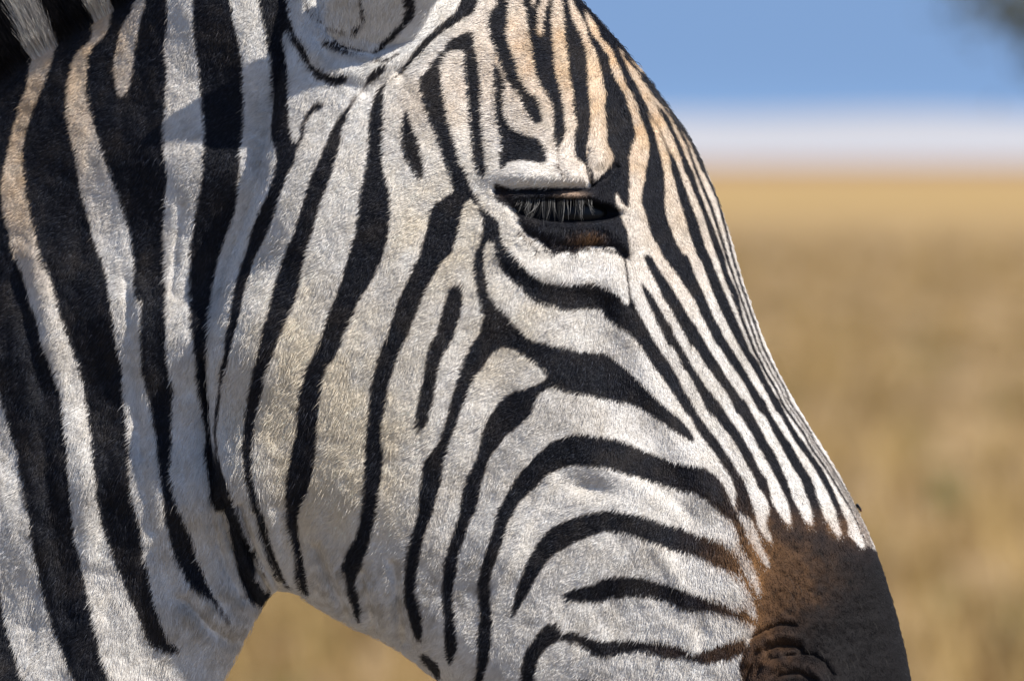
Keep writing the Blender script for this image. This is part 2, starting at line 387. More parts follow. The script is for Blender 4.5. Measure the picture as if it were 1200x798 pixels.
P(600,600,4,[(2,480),(10,420),(40,310),(80,220),(130,130),(200,60),(290,20),(350,0),(450,-20),(560,-3),(650,20),(730,50),(800,70),(870,95),(930,110),(990,140),(1040,180),(1060,230),(1090,290),(1130,330),(1150,400),(1190,450),(1200,520),(1150,510),(1140,440),(1110,370),
   (1080,300),(1020,270),(950,240),(880,205),(800,180),(720,155),(640,130),(540,90),(440,80),(350,115),(290,140),(200,190),(150,250),(100,330),(60,400),(22,480)])
P(600,600,4,[(240,385),(290,350),(380,325),(450,295),(540,285),(620,295),(700,320),(790,345),(860,375),(940,405),(1000,425),(1050,460),(1065,425),(1085,435),(1120,480),(1160,530),(1190,520),(1190,560),(1140,530),(1080,500),(1030,480),(960,465),(900,455),(830,455),(780,440),(720,410),(660,390),(600,385),(530,385),(440,395),(420,415),(350,410),(280,410),(245,400)])
P(600,600,4,[(180,505),(230,520),(240,560),(220,600),(180,620),(140,660),(120,720),(105,900),(40,900),(50,720),(60,650),(100,590),(140,540)])
P(600,600,4,[(235,560),(290,545),(360,575),(430,595),(520,590),(600,590),(680,600),(760,610),(810,625),(850,660),(900,640),(960,620),(1020,595),(1090,580),(1090,640),(1020,680),(940,697),(870,692),(800,670),(740,680),(670,660),(600,640),(520,655),(440,670),(380,655),(320,610),(235,590)])
P(600,600,4,[(290,790),(330,775),(390,785),(420,900),(290,900)])
# --- below the eye: the wavy stripe and the long nose stripes ---
P(600,200,3.99,[(-30,345),(0,375),(50,430),(100,480),(150,505),(200,520),(250,525),(300,525),(350,520),(400,525),(450,545),(500,580),(545,638),(552,560),(562,590),(580,640),(615,700),(680,820),(605,820),(550,755),(500,722),(450,690),(425,650),(400,640),(350,636),(300,645),(250,645),(200,625),(150,615),(100,590),(50,545),(0,500),(-50,440),(-70,360)])
S(720,300,7.98,20,[(90,-40),(105,100),(125,230),(145,370),(165,470)])
P(720,300,7.98,[(-40,310),(0,335),(70,400),(140,480),(150,420),(165,390),(195,460),(235,550),(290,640),(330,715),(400,830),(240,830),(205,740),(140,665),(60,615),(-40,595)])
P(720,300,7.98,[(225,185),(250,220),(300,290),(350,350),(390,420),(430,490),(480,580),(520,660),(590,830),(500,830),(440,690),(390,600),(350,510),(310,420),(270,340),(245,260)])
P(720,300,7.98,[(255,-20),(340,-20),(390,80),(440,150),(500,240),(560,330),(620,430),(680,530),(740,630),(800,740),(860,830),(695,830),(680,760),(630,680),(580,590),(510,460),(450,380),(420,300),(370,210),(330,130),(290,50)])
P(720,300,7.98,[(455,-20),(685,-20),(730,120),(770,210),(810,290),(850,380),(890,470),(930,570),(990,690),(1050,830),(960,830),(900,720),(850,620),(800,530),(770,440),(700,340),(650,270),(580,150),(520,90)])
P(720,300,7.98,[(790,-20),(890,-20),(930,100),(970,190),(1010,290),(1060,400),(1100,500),(1150,600),(1197,720),(1250,830),(1160,830),(1090,690),(1040,590),(980,470),(920,340),(880,230),(840,120)])
P(720,300,7.98,[(965,-20),(1025,-20),(1070,170),(1120,270),(1165,370),(1197,530),(1240,650),(1190,590),(1140,480),(1090,360),(1040,240),(1000,120)])
P(770,380,7.98,[(-90,50),(0,190),(50,270),(110,350),(160,430),(200,500),(250,610),(310,700),(380,830),(270,830),(190,700),(120,600),(60,510),(0,430),(-56,355),(-150,190)])
P(770,380,7.98,[(15,-20),(120,-20),(170,110),(240,220),(290,310),(340,400),(390,470),(450,570),(520,650),(630,830),(490,830),(440,740),(380,620),(340,540),(310,490),(290,450),(240,400),(190,280),(110,150),(60,70)])
P(770,380,7.98,[(220,-20),(350,-20),(400,80),(450,150),(470,210),(540,310),(600,400),(650,490),(720,590),(780,680),(860,830),(740,830),(680,690),(620,590),(550,510),(480,410),(430,340),(380,250),(320,180),(290,110)])
P(770,380,7.98,[(465,-20),(570,-20),(620,100),(700,230),(770,340),(830,440),(890,540),(950,640),(1050,830),(960,830),(870,660),(820,560),(760,470),(690,370),(630,280),(570,190),(520,90)])
P(770,380,7.98,[(670,-20),(760,-20),(820,150),(880,260),(950,350),(1000,460),(1050,560),(1110,660),(1200,830),(1120,830),(1050,690),(980,560),(920,450),(850,340),(790,240),(730,130)])
P(800,470,7.98,[(0,-20),(80,-20),(120,90),(200,190),(250,270),(330,360),(380,450),(450,540),(500,630),(540,700),(585,830),(490,830),(450,700),(380,610),(320,510),(260,430),(190,350),(120,240),(60,130),(10,50)])
P(800,470,7.98,[(200,-20),(330,-20),(380,70),(440,160),(500,240),(560,340),(610,420),(660,500),(700,600),(750,690),(810,830),(715,830),(660,690),(600,590),(550,500),(500,410),(430,310),(370,240),(310,150),(250,70)])
P(800,470,7.98,[(460,-20),(580,-20),(640,100),(700,200),(750,290),(790,380),(840,460),(890,560),(930,650),(975,760),(985,830),(925,830),(870,700),(820,600),(760,500),(700,410),(650,310),(590,220),(530,120)])
P(800,470,7.98,[(680,-20),(770,-20),(810,90),(870,190),(940,300),(1000,400),(1060,490),(1110,570),(1150,640),(1197,720),(1250,830),(1160,830),(1080,690),(1020,590),(970,490),(910,400),(850,300),(800,190),(740,90)])
P(800,470,7.98,[(850,-20),(905,-20),(950,90),(1020,210),(1080,310),(1150,410),(1197,470),(1250,560),(1270,690),(1197,570),(1130,480),(1060,390),(1000,280),(930,160),(880,60)])
P(900,520,7.98,[(-40,-60),(10,0),(60,80),(110,180),(150,280),(180,370),(210,450),(250,560),(310,660),(370,810),(230,810),(220,720),(200,600),(170,490),(130,410),(80,330),(30,230),(0,180),(-40,120)])
P(900,520,7.98,[(100,-30),(200,-30),(260,80),(320,180),(370,270),(410,360),(440,450),(470,540),(500,640),(550,720),(600,810),(430,810),(420,700),(410,590),(380,500),(350,420),(310,330),(250,250),(200,160),(150,80)])
P(900,520,7.98,[(270,-30),(335,-30),(400,80),(460,160),(510,230),(560,320),(600,400),(640,490),(680,580),(710,660),(750,740),(770,830),(690,830),(660,730),(640,640),(600,550),(560,450),(500,350),(450,250),(400,170),(340,80)])
P(840,560,7.98,[(150,-20),(240,-20),(290,120),(330,230),(360,340),(380,430),(420,520),(470,580),(560,660),(640,720),(700,820),(480,820),(440,720),(410,600),(370,500),(330,400),(310,370),(240,320),(190,280),(165,210),(175,120)])
P(840,560,7.98,[(355,-20),(460,-20),(500,120),(510,210),(560,300),(620,380),(660,440),(700,505),(760,560),(700,700),(640,660),(560,580),(500,520),(460,450),(460,390),(490,360),(495,300),(470,210),(420,120)])
P(840,560,7.98,[(550,-20),(645,-20),(690,130),(720,210),(770,290),(810,380),(850,430),(905,470),(860,560),(700,520),(692,470),(695,380),(680,280),(650,200),(610,110)])
P(840,560,7.98,[(775,-20),(880,-20),(920,110),(950,210),(990,310),(1020,400),(1080,480),(1130,540),(1100,640),(900,560),(908,460),(900,400),(890,310),(860,210),(820,120)])
fill([(900,612),(898,605),(903,601),(915,608),(925,616),(928,623),(935,612),(947,614),(953,620),(960,613),(968,613),(977,623),(985,631),(990,623),(1000,632),(1012,645),(1018,639),(1026,645),(1034,646),(1040,655),(1060,720),(1090,820),(1140,840),
      (872,840),(869,798),(865,778),(872,760),(880,746),(886,735),(893,728),(888,712),(888,700),(900,678),(899,664),(915,660),(918,650),(905,635)], True)
P(850,650,7.98,[(100,-10),(190,-10),(250,80),(300,180),(305,240),(270,230),(200,140)],False)
fill([(878,636),(888,648),(897,662),(905,680),(900,694),(890,690),(889,676),(882,658),(873,645)], True)
P(850,650,7.98,[(300,-10),(380,-10),(420,100),(435,135),(400,125),(345,60)],False)
P(840,560,7.98,[(225,330),(320,390),(340,450),(390,560),(440,680),(480,800),(440,790),(360,660),(300,540),(260,430)],False)
# --- forehead and brow ---
P(540,0,7.98,[(345,-60),(455,-60),(455,150),(450,250),(440,330),(460,420),(500,520),(540,620),(570,730),(600,830),(490,830),(440,720),(400,620),(360,520),(330,430),(300,350),(270,270),(275,170),(300,100),(350,40)])
P(540,0,7.98,[(320,585),(345,590),(400,690),(440,830),(340,830),(330,700)])
P(540,0,7.98,[(590,-60),(880,-60),(875,60),(860,200),(865,350),(880,470),(885,600),(905,720),(930,830),(775,830),(730,720),(700,640),(690,540),(680,440),(660,330),(640,220),(635,120),(600,30)])
P(540,0,7.98,[(670,-60),(725,-60),(720,40),(700,110),(685,60)],False)
P(540,0,7.98,[(785,-60),(855,-60),(830,60),(800,110),(795,200),(790,300),(770,370),(750,370),(735,300),(730,180),(740,90),(770,40)],False)
P(540,0,7.98,[(960,-60),(995,-60),(1040,120),(1080,240),(1130,310),(1150,380),(1180,450),(1190,600),(1197,830),(1050,830),(1030,700),(1020,580),(1005,450),(990,300),(990,180),(975,80)])
P(660,0,7.98,[(0,-60),(35,-60),(80,120),(120,230),(165,310),(190,380),(215,450),(225,560),(240,680),(245,830),(95,830),(70,680),(60,520),(45,360),(35,240),(20,120)])
P(660,0,7.98,[(75,-60),(160,-60),(215,80),(205,120),(230,200),(260,270),(290,340),(350,400),(385,470),(440,510),(445,600),(480,700),(530,830),(390,830),(365,680),(345,600),(320,510),(280,420),(240,320),(215,240),(180,160),(150,100),(110,40)])
P(660,0,7.98,[(160,-60),(300,-60),(480,280),(490,380),(530,480),(575,570),(605,650),(640,720),(700,830),(610,830),(560,710),(540,630),(500,560),(475,490),(440,420),(370,370),(345,310),(320,230),(230,110)])
S(660,0,7.98,105,[(200,-20),(350,190),(480,340),(600,450),(740,580),(830,690),(890,780),(930,850)])
S(660,0,7.98,24,[(560,500),(640,590),(700,660),(780,760),(820,850)])
P(690,100,7.98,[(155,-20),(285,-20),(330,80),(360,180),(400,310),(430,420),(430,490),(390,560),(380,630),(360,700),(370,830),(180,830),(210,720),(225,650),(190,590),(165,560),(160,450),(155,300),(140,170),(160,80)])
P(690,100,7.98,[(360,-20),(440,-20),(480,90),(510,160),(540,270),(590,370),(620,460),(645,560),(680,680),(697,830),(525,830),(550,690),(565,600),(550,470),(520,390),(470,280),(450,190),(400,80)])
P(690,100,7.98,[(470,80),(500,110),(545,200),(600,290),(660,380),(690,450),(730,540),(775,640),(815,700),(840,830),(775,830),(755,680),(710,560),(670,460),(640,390),(600,330),(560,270),(520,190)])
P(690,100,7.98,[(530,40),(590,90),(630,160),(700,230),(750,310),(780,390),(830,480),(870,570),(900,650),(940,730),(960,830),(900,830),(860,680),(820,570),(770,450),(710,340),(650,240),(600,140)])
P(700,200,7.98,[(445,-20),(620,-20),(630,100),(628,300),(640,400),(670,500),(710,600),(750,690),(830,820),(625,820),(560,690),(500,590),(470,490),(450,400),(405,290),(415,180),(440,90)])
P(700,200,7.98,[(695,-20),(765,-20),(790,80),(830,170),(860,270),(900,370),(940,470),(965,570),(1000,680),(1055,820),(940,820),(900,700),(850,560),(830,470),(800,370),(765,260),(735,150)])
P(700,200,7.98,[(825,-20),(890,-20),(910,60),(950,180),(990,270),(1020,370),(1070,470),(1100,560),(1140,660),(1195,820),(1120,820),(1080,700),(1035,560),(1000,440),(960,340),(920,240),(870,120)])
P(540,100,7.98,[(70,-20),(200,-20),(205,150),(210,300),(215,400),(235,560),(250,650),(265,800),(225,860),(180,830),(130,650),(115,470),(100,300),(80,120)])
P(540,100,7.98,[(345,-20),(430,-20),(410,90),(420,230),(440,310),(480,390),(540,430),(630,470),(740,500),(800,570),(820,650),(825,710),(800,740),(720,720),(610,700),(500,715),(450,740),(400,800),(380,790),(385,660),(400,540),(395,480),(370,400),(345,320),(350,200),(350,80)])
P(540,100,7.98,[(465,-20),(600,-20),(640,60),(720,110),(755,170),(780,280),(770,350),(730,360),(680,340),(650,260),(600,180),(560,80),(520,20)])
P(540,100,7.98,[(760,-20),(930,-20),(950,90),(980,200),(985,310),(990,380),(970,500),(935,550),(930,650),(935,730),(945,810),(910,810),(908,700),(905,600),(890,500),(885,420),(880,300),(870,180),(830,90)])
S(0,0,1,2.2,[(656,196),(659,203),(664,207)])
P(540,100,7.98,[(1060,-20),(1200,-20),(1215,300),(1205,500),(1190,560),(1170,640),(1197,720),(1210,770),(1120,710),(1080,650),(1065,550),(1070,450),(1095,380),(1080,270),(1065,150)])
S(0,0,1,3.5,[(688,192),(694,202),(695,219)])  # crease of the brow fold, its shade painted as a dark line
# --- hair-thin lines that follow the bridge of the nose ---
EDGE = np.array([(760,82),(773,100),(795,129),(814,163),(828,200),(842,231),(850,259),(860,300),(870,332),(886.5,380),(895,405),(908,431),(920,453),(926.6,470),(950,504),(957.6,520),(975,545),(1005,595),(1016.5,620),(1032,662)])
def nose_line(rows):              # rows: (v, inset from the bridge line, width)
    rows = np.array(rows, float)
    vs = np.arange(rows[0,0], rows[-1,0]+1, 4.0)
    e = np.interp(vs, EDGE[:,1], EDGE[:,0]); sl = np.gradient(e, vs); ln = np.sqrt(1+sl*sl)
    ins = np.interp(vs, rows[:,0], rows[:,1]); w = np.interp(vs, rows[:,0], rows[:,2])
    p = np.stack([e-ins/ln, vs+ins*sl/ln], 1)
    for k in range(len(p)-1): S(0,0,1,w[k],[p[k],p[k+1]])
nose_line([(100,11,3.2),(163,10.6,3.2),(230,12,3.8),(300,8,3),(332,7,2.6),(400,6.5,2.2),(470,5,1.6),(520,4.2,1.3),(600,3.8,1.2),(640,3.5,1.0)])
nose_line([(90,2.5,4),(200,2,3.5),(300,1.5,2.8),(450,1.2,2.2),(600,1.2,1.8),(655,1,1.6)])
nose_line([(82,7,13),(100,7,12),(129,6,9),(163,4,6),(200,3,4)])
nose_line([(360,14,3.6),(405,12,3.6),(453,10.5,3.2),(504,8.5,2.8),(560,7.6,2.6),(610,7,2.6),(645,6.5,2.2)])
# --- dark skin round the eye ---
fill([(579,226),(581,213),(588,215),(603,221),(620,219),(644,219),(663,219),(690,219),(696,214),(702,206),(710,199),(716,190),(737,185),(737,246),(728,236),(722,222),(720,232),(725,246),(730,259),(735,270),(737,284),(739,298),(736,303),(731,304),
      (725,298),(719,289),(710,290),(698,289),(680,291),(676,299),(663,294),(652,299),(645,296),(637,287),(627,279),(620,276),(612,268),(608,255),(600,241),(586,236)], True)
fill([(714,295),(718,290),(723,297),(721,299)], False)
S(0,0,1,2.6,[(609,270),(618,279),(625,287),(631,296)])
# --- smooth to coverage 0..1 at one sample per unit ---
def blur(a, r):
    n = int(r*2.5)+1
    kx = np.exp(-.5*(np.arange(-n, n+1)/r)**2); kx /= kx.sum()
    b = np.pad(a, n, mode='edge')
    b = sum(kx[i]*b[i:i+a.shape[0], :] for i in range(2*n+1))
    return sum(kx[i]*b[:, i:i+a.shape[1]] for i in range(2*n+1))
DARK = np.clip((blur(dark.astype(np.float32), 4.4)-.5)/.30+.5, 0, 1)
_t = blur(thin.astype(np.float32), 1.3)
DARKW = blur(dark[::4, ::4].astype(np.float32), 3.0)
DARK = np.clip(np.maximum(DARK, _t*1.1)+np.minimum(_t, 0)*1.1, 0, 1)
# ---------------------------------------------------------------- coat lookup
def samp(img, px, py):
    fx = np.clip((px-GX0)*SS-.5, 0, GW-1.01); fy = np.clip((py-GY0)*SS-.5, 0, GH-1.01)
    i = fx.astype(int); j = fy.astype(int); a = fx-i; b = fy-j
    return (img[j, i]*(1-a)+img[j, i+1]*a)*(1-b)+(img[j+1, i]*(1-a)+img[j+1, i+1]*a)*b

def gauss(px, py, cx, cy, rx, ry=None, rot=0):
    ry = ry or rx
    c, s = math.cos(rot), math.sin(rot)
    dx, dy = px-cx, py-cy
    return np.exp(-(((dx*c+dy*s)/rx)**2+((-dx*s+dy*c)/ry)**2))

def sdist(px, py, pts):
    d = np.full(px.shape, 1e9)
    for (ax, ay), (bx, by) in zip(pts[:-1], pts[1:]):
        vx, vy = bx-ax, by-ay
        t = np.clip(((px-ax)*vx+(py-ay)*vy)/(vx*vx+vy*vy+1e-9), 0, 1)
        d = np.minimum(d, np.hypot(px-ax-t*vx, py-ay-t*vy))
    return d

def sstep(a, b, x):
    t = np.clip((x-a)/(b-a), 0, 1)
    return t*t*(3-2*t)

def darkness(px, py):
    """0 white hair .. 1 dark hair, at drawing position"""
    # beyond the drawn part: crown stripes run on to the poll, jaw stripes run on under the jaw
    qx = np.where(py < -3, px+(py+3)*np.clip((px-430)/450, 0, .6)*-.9, px)
    qx = np.where(py > 797, px+(py-797)*-.1, qx)
    d = samp(DARK, qx, np.clip(py, -6, 815))
    d = np.maximum(d, sstep(868, 880, px-(py-800)*.05)*sstep(790, 815, py))     # muzzle and lips are dark
    # neck, trunk and legs further back: broad bands
    ph = (px+.30*(py-400)*np.clip((900-py)/900, .1, 1))/104.0+.35*vnoise(px, py, 330, 3)
    band = sstep(-.25, .25, np.sin(ph*2*PI)+.1)
    legs = sstep(-.2, .2, np.sin(py/62.0*PI+.6*vnoise(px, py, 120, 4)))
    band = np.where(py > 2050, legs, band)
    f = np.maximum(sstep(-10, -24, px), sstep(815, 835, py)*(px < 330))
    return d*(1-f)+band*f

def coat_colour(px, py, jitter=0):
    d = darkness(px, py)
    n = len(px)
    def mix(a, b, t): return a*(1-t[:, None])+b*t[:, None]
    one = np.ones((n, 3))
    white = one*np.array((.78, .77, .755))
    tan = np.clip(1.1*gauss(px, py, 745, 115, 70, 95)+.75*gauss(px, py, 640, 60, 90, 80)+.4*gauss(px, py, 800, 250, 60, 110)+.3*gauss(px, py, 510, 115, 50, 45)
                  +.8*gauss(px, py, 20, 190, 70, 150)+.7*gauss(px, py, 110, 60, 70, 110)+.08-.4*gauss(px, py, 420, 15, 85, 60), 0, .9)  # the two neck terms paint in the warm sunlit tone of the upper neck
    tan *= .85+.2*vnoise(px, py, 14, 11)
    white = mix(white, one*np.array((.66, .445, .245)), np.clip(tan, 0, 1))
    # dust and grey wear in the pale hair
    dirt = np.clip(.20+.30*vnoise(px, py, 38, 5)+.25*vnoise(px, py, 13, 6)+.30*vnoise(px, py, 5, 66)+.18*vnoise(px, py, 2.5, 67), 0, .8)
    sp = np.clip(.55+1.3*vnoise(px, py, 7, 61)+.6*vnoise(px, py, 3, 62), 0, 2)
    dirt += sp*(.9*gauss(px, py, 440, 695, 95, 38)+1.0*gauss(px, py, 262, 722, 60, 45)+.35*gauss(px, py, 570, 680, 60, 40))+.35*gauss(px, py, 590, 430, 45, 30)+.3*gauss(px, py, 640, 500, 60, 40)+.3*gauss(px, py, 690, 575, 40, 18)
    white = mix(white, one*np.array((.30, .255, .20)), np.clip(dirt, 0, 1.1)*.55)
    cream = np.clip(.7*gauss(px, py, 350, 470, 60, 130)+.5*gauss(px, py, 430, 520, 70, 110)+.4*gauss(px, py, 520, 260, 70, 80)+.3*gauss(px, py, 600, 400, 60, 60)+.12, 0, .75)*(1+.5*vnoise(px, py, 20, 8))
    white = mix(white, one*np.array((.74, .63, .45)), np.clip(cream, 0, .7))
    black = one*np.array((.0078, .0100, .0155))
    black = mix(black, one*np.array((.034, .029, .026)), np.clip(.08+.42*vnoise(px, py, 34, 81)+.28*vnoise(px, py, 10, 82), 0, .5)*sstep(930, 860, px))
    br = .75*gauss(px, py, 893, 690, 34, 60, -.3)+.85*gauss(px, py, 920, 680, 42, 40)+.55*gauss(px, py, 880, 765, 45, 30)+.32*gauss(px, py, 955, 675, 55, 50)+.45*gauss(px, py, 860, 655, 40, 30)
    br += .25*gauss(px, py, 930, 790, 50, 30)+.18*gauss(px, py, 800, 760, 60, 40)
    br += .12*gauss(px, py, 650, 284, 30, 8)+.2*gauss(px, py, 590, 225, 10, 8)+.03
    br = np.clip(br*(1+.35*vnoise(px, py, 16, 9)+.25*vnoise(px, py, 5, 19)), 0, 1)
    black = mix(black, one*np.array((.115, .060, .029)), br)
    mz = sstep(0, 1, np.clip((py-(600+.15*(px-880)))/60, 0, 1))*sstep(890, 930, px)
    black = mix(black, one*np.array((.011, .0095, .0095)), mz*.92*(1-br*.7))
    c = mix(white, black, d)
    # rusty fringe where dark muzzle hair meets white
    dw = np.clip(samp(DARKW.repeat(4, 0).repeat(4, 1)[:GH, :GW], px, np.clip(py, -6, 815)), 0, 1)
    edge = np.clip(4*d*(1-d), 0, 1)*.14+np.clip(np.maximum(4*d*(1-d), 2.6*dw*(1-dw)), 0, 1)*(1+.5*vnoise(px, py, 6, 77))*np.clip(.85*gauss(px, py, 893, 690, 42, 85, -.35)+.5*gauss(px, py, 960, 622, 60, 18), 0, .9)
    c = mix(c, one*np.array((.27, .135, .05)), np.clip(edge, 0, .9))
    rust = gauss(px, py, 690, 279, 15, 6)*(1+.5*vnoise(px, py, 4, 78))
    c = mix(c, one*np.array((.15, .078, .036)), np.clip(rust*1.1, 0, .8))
    c = mix(c, one*np.array((.42, .30, .22)), np.clip(1.1*gauss(px, py, 670, 228, 13, 3.2), 0, .8))
    for a, b in ((908, 618), (933, 642), (939, 630), (963, 649), (907, 653), (906, 694), (997, 682), (970, 712), (958, 710), (925, 715)):
        c = mix(c, one*.006, .85*gauss(px, py, a, b, 2.6))
    if jitter:
        c = c*(1+jitter*rng.standard_normal(n))[:, None].clip(.35, 1.8)
    return np.clip(c, .003, .85)

# ---------------------------------------------------------------- the animal's surface: rings between a front/top line and a back/under line
RINGS = [ # front/top point, under point, width factor
    ((1012, 990), (1006, 993), .03), ((1035, 968), (985, 1004), .35), ((1062, 930), (955, 1016), .66), ((1076, 875), (905, 1018), .88), ((1070, 803), (850, 1000), 1),
    ((1052, 722), (800, 972), 1), ((1024, 637), (740, 940), 1), ((983, 556), (670, 900), 1), ((947, 497), (590, 853), 1), ((909, 429), (512, 797), 1), ((875, 342), (458, 757), 1),
    ((846, 246), (408, 733), 1), ((815, 173), (372, 712), 1), ((773, 111), (346, 697), 1), ((731, 57), (331, 693), 1), ((680, 0), (322, 694), 1), ((600, -82), (312, 702), 1),
    ((500, -148), (303, 715), 1), ((400, -148), (294, 732), 1), ((280, -104), (283, 752), 1), ((160, -38), (268, 780), 1), ((60, 22), (250, 815), 1), ((-40, 86), (215, 880), 1),
    ((-150, 180), (160, 970), 1), ((-300, 290), (70, 1120), 1), ((-500, 450), (-60, 1380), 1), ((-750, 620), (-260, 1740), 1), ((-1000, 690), (-700, 1980), 1), ((-1500, 725), (-1500, 2080), 1),
    ((-2200, 705), (-2250, 2050), 1), ((-3000, 670), (-3000, 1850), 1), ((-3400, 760), (-3350, 1620), .85), ((-3600, 960), (-3580, 1420), .5), ((-3660, 1150), (-3660, 1200), .03)]
NB = len(RINGS)
RT = np.array([r[0] for r in RINGS], float); RB = np.array([r[1] for r in RINGS], float); RW = np.array([r[2] for r in RINGS], float)
def spline(A, t):
    i = np.clip(np.floor(t).astype(int), 0, NB-2); f = (t-i)[:, None] if A.ndim > 1 else t-i
    p0 = A[np.maximum(i-1, 0)]; p1 = A[i]; p2 = A[i+1]; p3 = A[np.minimum(i+2, NB-1)]
    return .5*(2*p1+(p2-p0)*f+(2*p0-5*p1+4*p2-p3)*f*f+(3*p1-p0-3*p2+p3)*f**3)
ts = []
for i in range(NB-1):
    L = max(np.hypot(*(RT[i+1]-RT[i])), np.hypot(*(RB[i+1]-RB[i])))
    step = 2.6 if 3 <= i <= 23 else (6 if i < 24 else (9 if i < 25 else 18))
    n = max(6, int(L/step))
    ts += list(i+np.arange(n)/n)
ts = np.array(ts+[NB-1.0])
T = spline(RT, ts); B = spline(RB, ts); W = np.clip(spline(RW, ts), .02, 1.02)

HC = np.array([ # half width of the animal at drawing positions
    (1060, 830, 105), (960, 840, 138), (870, 920, 118), (1020, 720, 105), (930, 720, 122), (830, 850, 125), (960, 570, 98), (860, 600, 130), (760, 750, 132), (660, 840, 125),
    (890, 430, 110), (790, 450, 150), (690, 600, 165), (600, 750, 158), (840, 300, 135), (720, 330, 182), (610, 450, 186), (510, 600, 178), (440, 700, 160),
    (790, 170, 150), (680, 230, 205), (640, 200, 208), (570, 300, 196), (460, 400, 194), (390, 550, 194), (345, 660, 155), (700, 60, 150), (610, 110, 190), (490, 150, 192), (400, 250, 194), (325, 400, 198),
    (305, 550, 186), (600, -60, 150), (480, -40, 172), (420, 30, 178), (330, 60, 165), (240, 100, 130), (230, 300, 136), (220, 500, 142), (240, 680, 120), (120, 60, 105), (120, 250, 128), (110, 450, 146), (130, 650, 155), (220, 790, 105),
    (0, 130, 105), (0, 300, 150), (0, 500, 172), (30, 720, 172), (100, 900, 150), (-150, 250, 120), (-150, 600, 190), (-100, 900, 190), (-400, 500, 170), (-400, 800, 240), (-200, 1200, 220),
    (-700, 800, 300), (-650, 1200, 420), (-450, 1600, 330), (-1000, 800, 320), (-1000, 1400, 560), (-1000, 1900, 420), (-1500, 1400, 640), (-2200, 1300, 690), (-3000, 1100, 620), (-3000, 1700, 520), (-3500, 1200, 420)], float)
def halfwidth(px, py):
    num = np.zeros(px.shape); den = np.zeros(px.shape)
    for x, y, h in HC:
        s = 60 if x > -50 else (110 if x > -450 else 300)
        w = (s*s/((px-x)**2+(py-y)**2+s*s))**2.2
        num += w*h; den += w
    return num/den

